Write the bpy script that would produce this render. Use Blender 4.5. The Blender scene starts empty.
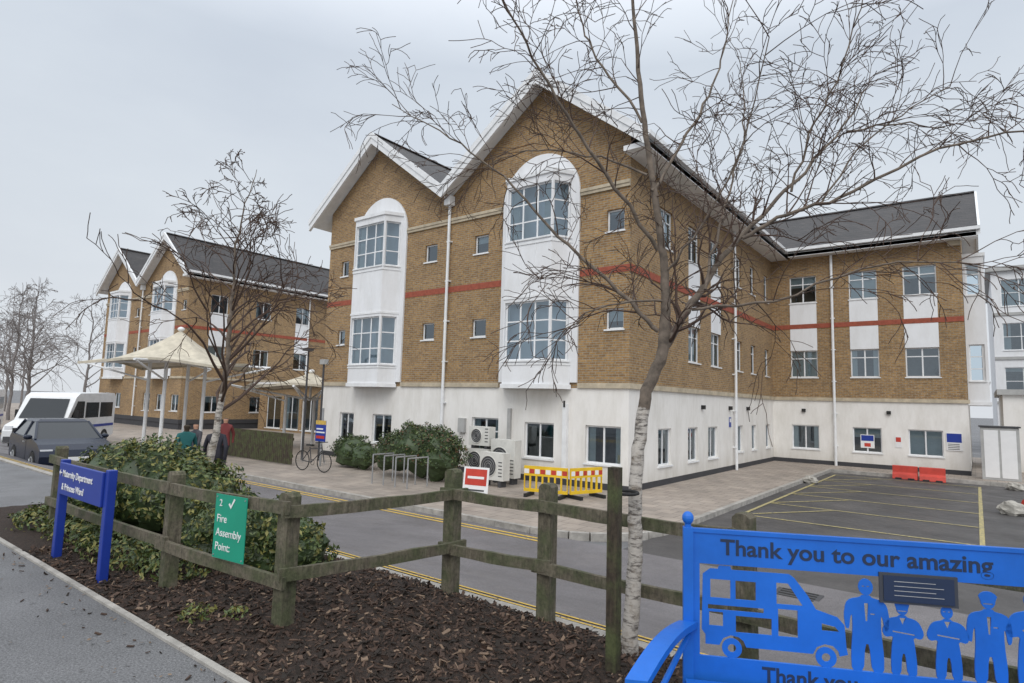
import bpy, math, random
from mathutils import Matrix, Vector, noise
random.seed(7)
S=bpy.context.scene
COL=S.collection
rad=math.radians

# ------------------------------------------------------------------ materials
def newmat(name):
    m=bpy.data.materials.new(name); m.use_nodes=True
    nt=m.node_tree; b=nt.nodes['Principled BSDF']
    return m,nt,b
def N(nt,t,**k):
    n=nt.nodes.new(t)
    for a,v in k.items(): setattr(n,a,v)
    return n
def ramp(nt,src,stops):
    r=N(nt,'ShaderNodeValToRGB'); e=r.color_ramp.elements
    e[0].position=stops[0][0]; e[0].color=(*stops[0][1],1)
    e[1].position=stops[-1][0]; e[1].color=(*stops[-1][1],1)
    for p,c in stops[1:-1]:
        x=e.new(p); x.color=(*c,1)
    nt.links.new(src,r.inputs[0]); return r.outputs[0]
def nz(nt,scale,detail=4,rough=.6,vec=None):
    n=N(nt,'ShaderNodeTexNoise'); n.inputs['Scale'].default_value=scale
    n.inputs['Detail'].default_value=detail; n.inputs['Roughness'].default_value=rough
    if vec is None:
        g=N(nt,'ShaderNodeNewGeometry'); vec=g.outputs['Position']
    nt.links.new(vec,n.inputs['Vector']); return n.outputs['Fac']
def bump(nt,b,h,st=.3,dist=.01):
    u=N(nt,'ShaderNodeBump'); u.inputs['Strength'].default_value=st; u.inputs['Distance'].default_value=dist
    nt.links.new(h,u.inputs['Height']); nt.links.new(u.outputs[0],b.inputs['Normal'])
def mixc(nt,a,b,fac,mode='MIX'):
    m=N(nt,'ShaderNodeMix',data_type='RGBA',blend_type=mode)
    for i,v in ((6,a),(7,b)):
        if isinstance(v,tuple): m.inputs[i].default_value=(*v,1)
        else: nt.links.new(v,m.inputs[i])
    if isinstance(fac,float): m.inputs[0].default_value=fac
    else: nt.links.new(fac,m.inputs[0])
    return m.outputs[2]
def plain(name,c,rough=.6,metal=0,var=.15,scale=3.0,bs=0.0,bsc=60):
    m,nt,b=newmat(name)
    lo=tuple(x*(1-var) for x in c); hi=tuple(min(1,x*(1+var*.6)) for x in c)
    nt.links.new(ramp(nt,nz(nt,scale,6,.65),[(.3,lo),(.7,hi)]),b.inputs['Base Color'])
    b.inputs['Roughness'].default_value=rough; b.inputs['Metallic'].default_value=metal
    if bs: bump(nt,b,nz(nt,bsc,3),bs,.01)
    return m
def wallvec(nt):
    g=N(nt,'ShaderNodeNewGeometry'); s=N(nt,'ShaderNodeSeparateXYZ'); nt.links.new(g.outputs['Position'],s.inputs[0])
    a=N(nt,'ShaderNodeMath',operation='ADD'); nt.links.new(s.outputs[0],a.inputs[0]); nt.links.new(s.outputs[1],a.inputs[1])
    c=N(nt,'ShaderNodeCombineXYZ'); nt.links.new(a.outputs[0],c.inputs[0]); nt.links.new(s.outputs[2],c.inputs[1])
    return c.outputs[0],s
def brickmat(name,c1,c2,mort,w=.225,h=.075,ms=.012,big=.25,rough=.85,bst=.4):
    m,nt,b=newmat(name); v,s=wallvec(nt)
    t=N(nt,'ShaderNodeTexBrick'); nt.links.new(v,t.inputs['Vector'])
    t.inputs['Scale'].default_value=1; t.inputs['Brick Width'].default_value=w; t.inputs['Row Height'].default_value=h
    t.inputs['Mortar Size'].default_value=ms; t.inputs['Color1'].default_value=(*c1,1); t.inputs['Color2'].default_value=(*c2,1)
    t.inputs['Mortar'].default_value=(*mort,1); t.inputs['Bias'].default_value=0
    n=ramp(nt,nz(nt,.9,6,.7),[(.3,(1-big,)*3),(.7,(1.0,)*3)])
    n2=ramp(nt,nz(nt,9,3,.7),[(.3,(.66,)*3),(.7,(1.12,)*3)])
    c=mixc(nt,t.outputs['Color'],n,1.0,'MULTIPLY'); c=mixc(nt,c,n2,1.0,'MULTIPLY')
    nt.links.new(c,b.inputs['Base Color']); b.inputs['Roughness'].default_value=rough
    bump(nt,b,t.outputs['Fac'],bst,-.006)
    return m
BRICK=brickmat('yellow_stock_brick',(.48,.285,.11),(.31,.175,.075),(.38,.32,.23),big=.3)
REDB=plain('red_brick_band',(.33,.085,.05),.85,var=.3,scale=8)
def render_mat(name,c,dirt=.35):
    m,nt,b=newmat(name)
    g=N(nt,'ShaderNodeNewGeometry'); mp=N(nt,'ShaderNodeMapping'); mp.inputs['Scale'].default_value=(.9,.9,.28)
    nt.links.new(g.outputs['Position'],mp.inputs[0])
    st=nz(nt,2.0,8,.72,mp.outputs[0])
    s=N(nt,'ShaderNodeSeparateXYZ'); nt.links.new(g.outputs['Position'],s.inputs[0])
    lowf=N(nt,'ShaderNodeMapRange'); lowf.inputs[1].default_value=.1; lowf.inputs[2].default_value=1.0; lowf.inputs[3].default_value=.4; lowf.inputs[4].default_value=0
    nt.links.new(s.outputs[2],lowf.inputs[0])
    f=ramp(nt,st,[(.42,(0,)*3),(.85,(dirt,)*3)])
    add=N(nt,'ShaderNodeMath',operation='ADD',use_clamp=True); nt.links.new(f,add.inputs[0]); nt.links.new(lowf.outputs[0],add.inputs[1])
    nt.links.new(mixc(nt,c,(c[0]*.5,c[1]*.47,c[2]*.4),add.outputs[0]),b.inputs['Base Color'])
    b.inputs['Roughness'].default_value=.75; bump(nt,b,nz(nt,120,2),.15,.004)
    return m
WHITE=render_mat('white_render',(.82,.80,.77),.5)
PANEL=render_mat('white_panel',(.80,.81,.83),.35)
CREAM=plain('cream_stone',(.50,.43,.32),.8,var=.3)
PVC=plain('white_upvc',(.80,.81,.82),.4,var=.12)
PLINTH=plain('dark_plinth',(.05,.05,.055),.8)
m,nt,b=newmat('window_glass')
out=nt.nodes['Material Output']
tr=N(nt,'ShaderNodeBsdfTransparent'); tr.inputs[0].default_value=(.62,.72,.78,1)
gl=N(nt,'ShaderNodeBsdfGlossy'); gl.inputs['Roughness'].default_value=.03; gl.inputs[0].default_value=(.82,.92,1,1)
lw=N(nt,'ShaderNodeLayerWeight'); lw.inputs[0].default_value=.35
mr=N(nt,'ShaderNodeMapRange'); mr.inputs[3].default_value=.14; mr.inputs[4].default_value=.9; nt.links.new(lw.outputs['Fresnel'],mr.inputs[0])
ms=N(nt,'ShaderNodeMixShader'); nt.links.new(mr.outputs[0],ms.inputs[0]); nt.links.new(tr.outputs[0],ms.inputs[1]); nt.links.new(gl.outputs[0],ms.inputs[2]); nt.links.new(ms.outputs[0],out.inputs[0])
GLASS=m
BLIND=plain('window_blind',(.62,.63,.60),.8,var=.1)
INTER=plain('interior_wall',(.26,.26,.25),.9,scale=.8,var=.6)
SLATE=brickmat('roof_slate',(.060,.052,.052),(.036,.033,.036),(.02,.02,.02),.3,.2,.012,.45,.6,.5)
CARGL=plain('car_glass',(.02,.025,.03),.12,var=.05)
BLACK=plain('black_rubber',(.02,.02,.02),.8)
STEEL=plain('galvanised_steel',(.45,.46,.47),.4,.7)
def asphalt(name,c,patch=.35,rough=.8):
    m,nt,b=newmat(name)
    a=ramp(nt,nz(nt,.45,8,.7),[(.3,tuple(x*(1-patch) for x in c)),(.7,tuple(x*(1+patch) for x in c))])
    sp=ramp(nt,nz(nt,70,3,.85),[(.35,(.5,)*3),(.5,(.95,)*3),(.65,(1.45,)*3)])
    nt.links.new(mixc(nt,a,sp,1.0,'MULTIPLY'),b.inputs['Base Color'])
    r=ramp(nt,nz(nt,1.1,5,.6),[(.35,(rough-.3,)*3),(.65,(rough,)*3)]); nt.links.new(r,b.inputs['Roughness'])
    bump(nt,b,nz(nt,110,3),.6,.008); return m
ROAD=asphalt('road_asphalt',(.16,.15,.155),.3)
LOT=asphalt('car_park_asphalt',(.068,.064,.063),.5,.75)
PATH=asphalt('footpath_asphalt',(.15,.15,.155),.3)
m,nt,b=newmat('paving_slabs')
g=N(nt,'ShaderNodeNewGeometry'); t=N(nt,'ShaderNodeTexBrick'); nt.links.new(g.outputs['Position'],t.inputs['Vector'])
t.inputs['Scale'].default_value=1; t.inputs['Brick Width'].default_value=.45; t.inputs['Row Height'].default_value=.45; t.inputs['Mortar Size'].default_value=.008
t.inputs['Color1'].default_value=(.42,.355,.30,1); t.inputs['Color2'].default_value=(.33,.285,.245,1); t.inputs['Mortar'].default_value=(.15,.13,.12,1)
c=mixc(nt,t.outputs['Color'],ramp(nt,nz(nt,.8,7,.7),[(.3,(.62,)*3),(.7,(1.1,)*3)]),1.0,'MULTIPLY')
nt.links.new(c,b.inputs['Base Color']); b.inputs['Roughness'].default_value=.75; bump(nt,b,nz(nt,60,3),.3,.004)
PAVE=m
KERB=plain('kerb_concrete',(.38,.36,.33),.85,var=.4,scale=5,bs=.3)
def paint(name,c,lo=.5,hi=.68):
    m,nt,b=newmat(name)
    nt.links.new(mixc(nt,c,(.12,.12,.12),ramp(nt,nz(nt,14,6,.8),[(lo,(0,)*3),(hi,(.9,)*3)])),b.inputs['Base Color']); b.inputs['Roughness'].default_value=.7
    return m
YEL=paint('yellow_road_paint',(.66,.44,.08)); WPT=paint('faded_yellow_bay_paint',(.50,.42,.17),.42,.62)
m,nt,b=newmat('bark_mulch_mat')
nt.links.new(ramp(nt,nz(nt,45,4,.8),[(.25,(.009,.007,.005)),(.5,(.036,.021,.014)),(.68,(.08,.047,.031)),(.8,(.17,.115,.08))]),b.inputs['Base Color'])
b.inputs['Roughness'].default_value=.85; bump(nt,b,nz(nt,60,4,.8),1.0,.03)
MULCH=m
def wood(name,c1,c2,moss=(.10,.12,.045)):
    m,nt,b=newmat(name)
    g=N(nt,'ShaderNodeNewGeometry'); mp=N(nt,'ShaderNodeMapping'); mp.inputs['Scale'].default_value=(22,22,3)
    nt.links.new(g.outputs['Position'],mp.inputs[0]); gr=nz(nt,2,6,.7,mp.outputs[0])
    c=ramp(nt,gr,[(.3,c1),(.7,c2)])
    c=mixc(nt,c,moss,ramp(nt,nz(nt,5,4),[(.40,(0,)*3),(.62,(.85,)*3)]))
    c=mixc(nt,c,ramp(nt,nz(nt,30,3,.8),[(.3,(.5,)*3),(.6,(1,)*3)]),1.0,'MULTIPLY')
    nt.links.new(c,b.inputs['Base Color']); b.inputs['Roughness'].default_value=.85; bump(nt,b,gr,1.0,.015); return m
WOOD=wood('weathered_fence_wood',(.085,.072,.05),(.23,.20,.145),(.085,.10,.045))
DWOOD=wood('dark_stake_wood',(.03,.022,.015),(.10,.075,.05))
m,nt,b=newmat('birch_bark')
g=N(nt,'ShaderNodeNewGeometry'); mp=N(nt,'ShaderNodeMapping'); mp.inputs['Scale'].default_value=(6,6,26); nt.links.new(g.outputs['Position'],mp.inputs[0])
f=ramp(nt,nz(nt,1.6,6,.75,mp.outputs[0]),[(.40,(.9,)*3),(.52,(0,)*3)])
f2=ramp(nt,nz(nt,9,5,.7),[(.5,(0,)*3),(.68,(.75,)*3)])
c=mixc(nt,(.52,.48,.43),(.05,.04,.035),f); c=mixc(nt,c,(.22,.17,.12),f2)
nt.links.new(c,b.inputs['Base Color']); b.inputs['Roughness'].default_value=.7; bump(nt,b,nz(nt,30,4),.6,.008)
BIRCH=m
LIMB=plain('limb_bark',(.17,.135,.105),.8,var=.55,scale=14)
TWIG=plain('twig_bark',(.085,.052,.038),.8,var=.4)
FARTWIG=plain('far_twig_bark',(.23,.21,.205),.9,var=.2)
def leaf(name,c): 
    m,nt,b=newmat(name)
    nt.links.new(ramp(nt,nz(nt,7,3),[(.3,tuple(x*.6 for x in c)),(.7,tuple(x*1.35 for x in c))]),b.inputs['Base Color'])
    b.inputs['Roughness'].default_value=.5; return m
LEAFA=leaf('leaf_dark_green',(.04,.065,.022)); LEAFB=leaf('leaf_mid_green',(.09,.125,.035)); LEAFC=leaf('leaf_yellow_green',(.21,.20,.055)); LEAFD=leaf('leaf_brown',(.12,.06,.03))
LITTER=leaf('dry_leaf',(.16,.11,.07))
BLUE=plain('bench_blue_paint',(.010,.14,.58),.42,var=.2)
NAVY=plain('sign_navy',(.012,.04,.30),.4,var=.1)
GREEN=plain('sign_green',(.01,.30,.19),.4,var=.08)
SWHITE=plain('sign_white',(.8,.8,.8),.5,var=.05)
DARKTXT=plain('dark_lettering',(.015,.03,.07),.6)
PLAQ=plain('plaque_grey',(.05,.055,.065),.5)
FABRIC=plain('canopy_fabric',(.56,.51,.41),.8,var=.25)
ROCK=plain('pale_rock',(.42,.40,.36),.9,var=.4,scale=6,bs=.5,bsc=15)
YPL=plain('yellow_plastic',(.80,.52,.02),.5); RPL=plain('red_plastic',(.55,.05,.03),.5,var=.25)
GREY=plain('grey_box',(.42,.42,.41),.6); DGREY=plain('dark_grey',(.06,.06,.065),.7); ACW=plain('ac_casing',(.66,.65,.61),.5)

# ------------------------------------------------------------------ mesh builder
class MB:
    def __init__(s): s.v=[];s.f=[];s.fm=[];s.m=[];s.M=Matrix.Identity(4)
    def mi(s,m):
        if m not in s.m: s.m.append(m)
        return s.m.index(m)
    def add(s,vs,fs,m):
        o=len(s.v); s.v+= [tuple(s.M@Vector(p)) for p in vs]
        k=s.mi(m)
        for f in fs: s.f.append([i+o for i in f]); s.fm.append(k)
    def quad(s,a,b,c,d,m): s.add([a,b,c,d],[(0,1,2,3)],m)
    def box(s,x0,x1,y0,y1,z0,z1,m):
        s.add([(x0,y0,z0),(x1,y0,z0),(x1,y1,z0),(x0,y1,z0),(x0,y0,z1),(x1,y0,z1),(x1,y1,z1),(x0,y1,z1)],
              [(0,3,2,1),(4,5,6,7),(0,1,5,4),(1,2,6,5),(2,3,7,6),(3,0,4,7)],m)
    def prism(s,pts,ax,a,b,m,mend=None):
        n=len(pts)
        def P(p,k): return (p[0],k,p[1]) if ax=='y' else ((k,p[0],p[1]) if ax=='x' else (p[0],p[1],k))
        vs=[P(p,a) for p in pts]+[P(p,b) for p in pts]
        s.add(vs,[(i,(i+1)%n,(i+1)%n+n,i+n) for i in range(n)],m)
        s.add(vs,[tuple(range(n)),tuple(range(2*n-1,n-1,-1))],mend or m)
    def tube(s,p0,p1,r,m,n=8,r2=None,cap=True):
        p0=Vector(p0);p1=Vector(p1);d=(p1-p0).normalized(); r2=r if r2 is None else r2
        a=d.orthogonal().normalized(); c=d.cross(a)
        vs=[];
        for i in range(n):
            t=2*math.pi*i/n; o=a*math.cos(t)+c*math.sin(t); vs.append(p0+o*r)
        for i in range(n):
            t=2*math.pi*i/n; o=a*math.cos(t)+c*math.sin(t); vs.append(p1+o*r2)
        fs=[(i,(i+1)%n,(i+1)%n+n,i+n) for i in range(n)]
        if cap: fs+=[tuple(range(n-1,-1,-1)),tuple(range(n,2*n))]
        s.add(vs,fs,m)
    def ring(s,c,ax,R,r,m,n=20,k=6):
        c=Vector(c);ax=Vector(ax).normalized();a=ax.orthogonal().normalized();b_=ax.cross(a)
        vs=[];fs=[]
        for i in range(n):
            t=2*math.pi*i/n; d=a*math.cos(t)+b_*math.sin(t)
            for j in range(k):
                u=2*math.pi*j/k; vs.append(c+d*(R+r*math.cos(u))+ax*r*math.sin(u))
        for i in range(n):
            for j in range(k): fs.append((i*k+j,((i+1)%n)*k+j,((i+1)%n)*k+(j+1)%k,i*k+(j+1)%k))
        s.add(vs,fs,m)
    def ball(s,c,rx,ry,rz,m,n=12,k=8,rough=0):
        vs=[];fs=[]
        for j in range(k+1):
            ph=math.pi*j/k
            for i in range(n):
                t=2*math.pi*i/n; d=Vector((math.sin(ph)*math.cos(t),math.sin(ph)*math.sin(t),math.cos(ph)))
                q=1+rough*noise.noise(d*1.7+Vector(c))
                vs.append((c[0]+d.x*rx*q,c[1]+d.y*ry*q,c[2]+d.z*rz*q))
        for j in range(k):
            for i in range(n): fs.append((j*n+i,(j+1)*n+i,(j+1)*n+(i+1)%n,j*n+(i+1)%n))
        s.add(vs,fs,m)
    def build(s,name,parent=None,smooth=False,bevel=0):
        me=bpy.data.meshes.new(name); me.from_pydata(s.v,[],s.f)
        for m in s.m: me.materials.append(m)
        me.polygons.foreach_set('material_index',s.fm)
        if smooth: me.polygons.foreach_set('use_smooth',[True]*len(s.f))
        me.update(); o=bpy.data.objects.new(name,me); COL.objects.link(o)
        if parent: o.parent=parent
        if bevel:
            bv=o.modifiers.new('b','BEVEL'); bv.width=bevel; bv.segments=2; bv.limit_method='ANGLE'; bv.angle_limit=rad(40)
        return o
def empty(name):
    e=bpy.data.objects.new(name,None); COL.objects.link(e); e.empty_display_size=.2; return e
def T(x,y,z): return Matrix.Translation((x,y,z))
def RZ(a): return Matrix.Rotation(a,4,'Z')
def text(body,M,loc,size,mat,parent,name='lettering',align='LEFT',ext=.0015,bold=0,sx=1,sp=1):
    c=bpy.data.curves.new(name,'FONT'); c.body=body; c.size=size; c.extrude=ext; c.align_x=align; c.offset=bold; c.space_line=sp
    c.materials.append(mat); o=bpy.data.objects.new(name,c); COL.objects.link(o)
    o.matrix_world=M@T(*loc)@Matrix.Rotation(rad(90),4,'X')@Matrix.Diagonal((sx,1,1,1))
    o.parent=parent; return o
def shape(loops,M,loc,mat,parent,name,ext=.003):
    c=bpy.data.curves.new(name,'CURVE'); c.dimensions='2D'; c.fill_mode='BOTH'; c.extrude=ext
    for L in loops:
        s=c.splines.new('POLY'); s.points.add(len(L)-1)
        for i,p in enumerate(L): s.points[i].co=(p[0],p[1],0,1)
        s.use_cyclic_u=True
    c.materials.append(mat); o=bpy.data.objects.new(name,c); COL.objects.link(o)
    o.matrix_world=M@T(*loc)@Matrix.Rotation(rad(90),4,'X'); o.parent=parent; return o

# ------------------------------------------------------------------ terrain height (falls from the planting bed to the hospital road)
def H(y):
    if y<=-12.15: return 1.0
    if y<=-11.95:
        t=(y+12.15)/.2; return 1-.08*(t*t*(3-2*t))
    if y<=-6: 
        t=(y+11.95)/5.95; return .92*(1-t)**1.9
    return 0.0
def strip(mb,x0,x1,y0,y1,off,m,step=.5):
    ys=[y0]; y=y0
    while y<y1-1e-6:
        y=min(y1,y+step); ys.append(y)
    vs=[];
    for y in ys: vs+=[(x0,y,H(y)+off),(x1,y,H(y)+off)]
    mb.add(vs,[(2*i,2*i+1,2*i+3,2*i+2) for i in range(len(ys)-1)],m)

g=MB(); 
ys=[-600,-100,-40,-14]+[-12.15+i*.1 for i in range(0,63)]+[0,30,100,300,900]
xs=[-900,-200,-60,-20,0,20,60,200,900]
vs=[(x,y,H(y)-.03) for y in ys for x in xs]; nx=len(xs)
g.add(vs,[(j*nx+i,j*nx+i+1,(j+1)*nx+i+1,(j+1)*nx+i) for j in range(len(ys)-1) for i in range(nx-1)],PATH)
g.build('ground')
g=MB(); strip(g,-120,45,-11.93,-5.8,0,ROAD,.13)
g.build('road')
g=MB(); g.box(5.6,6.2,-6.9,-6.3,.003,.014,DGREY)
for i in range(5): g.box(5.66,6.14,-6.84+.12*i,-6.80+.12*i,.014,.02,BLACK)
g.build('drain_cover')
g=MB()
strip(g,2.8,45,-5.8,13.2,.0,LOT,1.0); g.build('car_park')
g=MB(); strip(g,-120,-2.5,-60,-14.1,.0,PATH,5); strip(g,-2.5,40,-60,-14.1,.0,PATH,5)
g.build('footpath')
def corner(r,x,y,n=8): return [(x-r+r*math.cos(-math.pi/2+math.pi/2*i/n),y+r+r*math.sin(-math.pi/2+math.pi/2*i/n)) for i in range(n+1)]
outer=[(-120,-5.8)]+corner(2.0,2.8,-5.8)+[(2.8,13.6),(12,13.6)]
poly=outer+[(12,30),(-120,30)]
g=MB(); g.prism(poly,'z',-.3,.11,PAVE); g.build('pavement')
g=MB()
for i in range(len(outer)-1):
    a=Vector(outer[i]);b_=Vector(outer[i+1]); d=(b_-a); L=d.length; d.normalize(); nrm=Vector((d.y,-d.x))
    k=max(1,int(L/.9)) if L>1 and a.x>-40 or L<1 else 1
    if L>100: 
        a=Vector((-45,-5.8)); L=(b_-a).length; k=int(L/.9)
    for j in range(k):
        p=a+d*(L*j/k+.004); q=a+d*(L*(j+1)/k-.004)
        g.prism([tuple(p),tuple(p+nrm*.13),tuple(q+nrm*.13),tuple(q)],'z',-.2,.118+random.uniform(-.002,.002),KERB)
x=-60
while x<22:
    g.box(x+.004,x+.896,-12.04,-11.92,.6,.955+random.uniform(-.003,.003),KERB); x+=.9
g.build('kerb')
g=MB(); x=-2.3
while x<13: g.box(x+.003,x+.897,-14.13,-14.085,.8,1.018,KERB); x+=.9
g.build('path_edging')
g=MB()
strip(g,-60,1.5,-6.25,-6.17,.008,YEL,.04); strip(g,-60,1.5,-6.45,-6.37,.008,YEL,.04)
strip(g,-60,16,-11.56,-11.48,.008,YEL,.04); strip(g,-60,16,-11.36,-11.28,.008,YEL,.04)
g.build('yellow_road_lines')
g=MB()
def line(x0,y0,x1,y1,w,m,z=.008):
    a=Vector((x0,y0));b_=Vector((x1,y1));d=(b_-a).normalized();n=Vector((-d.y,d.x))*w/2
    g.add([(a.x-n.x,a.y-n.y,z),(b_.x-n.x,b_.y-n.y,z),(b_.x+n.x,b_.y+n.y,z),(a.x+n.x,a.y+n.y,z)],[(0,1,2,3)],m)
for i in range(6): line(3.3,-.4+2.5*i,8.0,-.4+2.5*i,.09,WPT)
line(3.3,-.4,3.3,12.2,.09,WPT,.012); line(8.0,-.4,8.0,12.2,.09,WPT,.012)
for i in range(5): line(3.35,-.3+2.5*i,4.9,2.0+2.5*i,.08,WPT,.010)
line(4.5,-3.9,8.5,-3.9,.09,WPT)
for i in range(6): line(10.5+2.4*i,-3.5,10.5+2.4*i,1.3,.09,WPT)
g.build('parking_bay_lines')
g=MB()
for k in range(420):
    if random.random()<.5: x=random.uniform(-12,9); y=-11.88+abs(random.gauss(0,.35))
    elif random.random()<.5: x=random.uniform(-12,2); y=-5.98-abs(random.gauss(0,.3))
    else: x=random.uniform(0,6); y=-14.15-abs(random.gauss(0,.3))
    p=Vector((x,y,H(y)+.012)); a=Vector((random.gauss(0,1),random.gauss(0,1),random.uniform(-.3,.3))).normalized()*random.uniform(.008,.02); b_=Vector((-a.y,a.x,random.uniform(-.01,.01)))*.5
    g.add([p-a,p-b_,p+a,p+b_],[(0,1,2,3)],LITTER)
g.build('fallen_leaves')

# ------------------------------------------------------------------ walls & windows
def window(mb,a,b_,c,d,cols=2,rows=1,blind=None,frame=PVC,split=None):
    fw=.05
    y0,y1=.085,.135
    mb.box(a,b_,y0,y1,c,c+fw,frame); mb.box(a,b_,y0,y1,d-fw,d,frame)
    mb.box(a,a+fw,y0,y1,c+fw,d-fw,frame); mb.box(b_-fw,b_,y0,y1,c+fw,d-fw,frame)
    for i in range(1,cols):
        x=a+(b_-a)*i/cols; mb.box(x-.028,x+.028,y0+.004,y1-.004,c+fw,d-fw,frame)
    for j in range(1,rows):
        z=c+(d-c)*(j/rows if split is None else split); mb.box(a+fw,b_-fw,y0+.008,y1-.008,z-.022,z+.022,frame)
    mb.quad((a+fw,.112,c+fw),(b_-fw,.112,c+fw),(b_-fw,.112,d-fw),(a+fw,.112,d-fw),GLASS)
    mb.box(a-.04,b_+.04,-.05,.085,c-.05,c-.002,frame)
    if blind is None: blind=random.choice([0,0,.25,.4,.6,.15,1])
    if blind>0: mb.quad((a+.02,.19,d-(d-c)*blind),(b_-.02,.19,d-(d-c)*blind),(b_-.02,.19,d),(a+.02,.19,d),BLIND)
    elif random.random()<.5 and b_-a>.9:
        w=(b_-a)*.22
        mb.quad((a+.02,.19,c),(a+w,.19,c),(a+w,.19,d),(a+.02,.19,d),BLIND); mb.quad((b_-w,.2,c),(b_-.02,.2,c),(b_-.02,.2,d),(b_-w,.2,d),BLIND)
def wall(mb,M,x0,x1,z0,z1,ops,matf,splits=()):
    old=mb.M; mb.M=M
    X=sorted(set([x0,x1]+[o[0] for o in ops]+[o[1] for o in ops])); Z=sorted(set([z0,z1]+[s for s in splits if z0<s<z1]+[o[2] for o in ops]+[o[3] for o in ops]))
    for i in range(len(X)-1):
        for j in range(len(Z)-1):
            cx=(X[i]+X[i+1])/2; cz=(Z[j]+Z[j+1])/2
            if any(o[0]<cx<o[1] and o[2]<cz<o[3] for o in ops): continue
            mb.quad((X[i],0,Z[j]),(X[i+1],0,Z[j]),(X[i+1],0,Z[j+1]),(X[i],0,Z[j+1]),matf(cz,cx))
    for o in ops:
        a,b_,c,d=o[:4]; m=matf((c+d)/2,(a+b_)/2); e=.2
        mb.quad((a,0,c),(a,e,c),(a,e,d),(a,0,d),m); mb.quad((b_,0,c),(b_,0,d),(b_,e,d),(b_,e,c),m)
        mb.quad((a,0,d),(a,e,d),(b_,e,d),(b_,0,d),m); mb.quad((a,0,c),(b_,0,c),(b_,e,c),(a,e,c),m)
        kw=o[4] if len(o)>4 else {}
        window(mb,a,b_,c,d,**kw)
    mb.M=old
def dirM(x,y,ex,ey):
    l=math.hypot(ex,ey); ex/=l; ey/=l
    return Matrix(((ex,-ey,0,x),(ey,ex,0,y),(0,0,1,0),(0,0,0,1)))
def sideM(x,y): return dirM(x,y,0,1)

def bay(mb,cx,y):
    w=1.55
    pts=[(cx-w,3.27),(cx+w,3.27),(cx+w,9.4)]+[(cx+w*math.cos(math.pi*i/20),9.4+w*math.sin(math.pi*i/20)) for i in range(1,20)]+[(cx-w,9.4)]
    mb.prism(pts,'y',y-.07,y-.002,PANEL)
    hf,hb,d=.92,1.30,.68; yf=y-d; yb=y-.072
    L=math.hypot(hb-hf,yb-yf)
    W2=[(3.95,5.85),(7.9,9.7)]
    wall(mb,T(cx,yf,0),-hf,hf,3.2,9.95,[(-hf+.05,hf-.05,c,e_,dict(cols=3,rows=3,blind=0)) for c,e_ in W2],lambda z,x:PANEL)
    wall(mb,dirM(cx+hf,yf,hb-hf,yb-yf),0,L,3.2,9.95,[(.06,L-.07,c,e_,dict(cols=1,rows=3,blind=0)) for c,e_ in W2],lambda z,x:PANEL)
    wall(mb,dirM(cx-hb,yb,hb-hf,yf-yb),0,L,3.2,9.95,[(.07,L-.06,c,e_,dict(cols=1,rows=3,blind=0)) for c,e_ in W2],lambda z,x:PANEL)
    def ledge(o,z0,z1): mb.prism([(cx-hb-o,yb),(cx-hf-o*.6,yf-o),(cx+hf+o*.6,yf-o),(cx+hb+o,yb)],'z',z0,z1,PVC)
    ledge(.06,9.95,10.08); ledge(.05,3.06,3.2); ledge(.025,5.96,6.04); ledge(.025,7.71,7.79); ledge(.025,3.80,3.86)
    for i in (-.31,.31):
        mb.box(cx+i-.015,cx+i+.015,yf-.012,yf+.01,6.04,7.71,PVC)
def roofslab(mb,pts,ax,a,b_,th=.2):
    low=[(p[0],p[1]-th) for p in pts]
    for i in range(len(pts)-1):
        q=[pts[i],pts[i+1],low[i+1],low[i]]
        def P(p,k): return (p[0],k,p[1]) if ax=='y' else (k,p[0],p[1])
        mb.quad(P(q[0],a),P(q[1],a),P(q[1],b_),P(q[0],b_),SLATE)
        mb.quad(P(q[3],a),P(q[2],a),P(q[2],b_),P(q[3],b_),PVC)
        mb.quad(P(q[0],a),P(q[1],a),P(q[2],a),P(q[3],a),PVC); mb.quad(P(q[0],b_),P(q[1],b_),P(q[2],b_),P(q[3],b_),PVC)
    for p,l in ((pts[0],low[0]),(pts[-1],low[-1])):
        mb.quad(P(p,a),P(p,b_),P(l,b_),P(l,a),PVC)
def barge(mb,pts,ax,a,b_,w=.42,up=.05):
    for i in range(len(pts)-1):
        p,q=pts[i],pts[i+1]
        mb.prism([(p[0],p[1]+up),(q[0],q[1]+up),(q[0],q[1]-w),(p[0],p[1]-w)],ax,a,b_,PVC)

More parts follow.
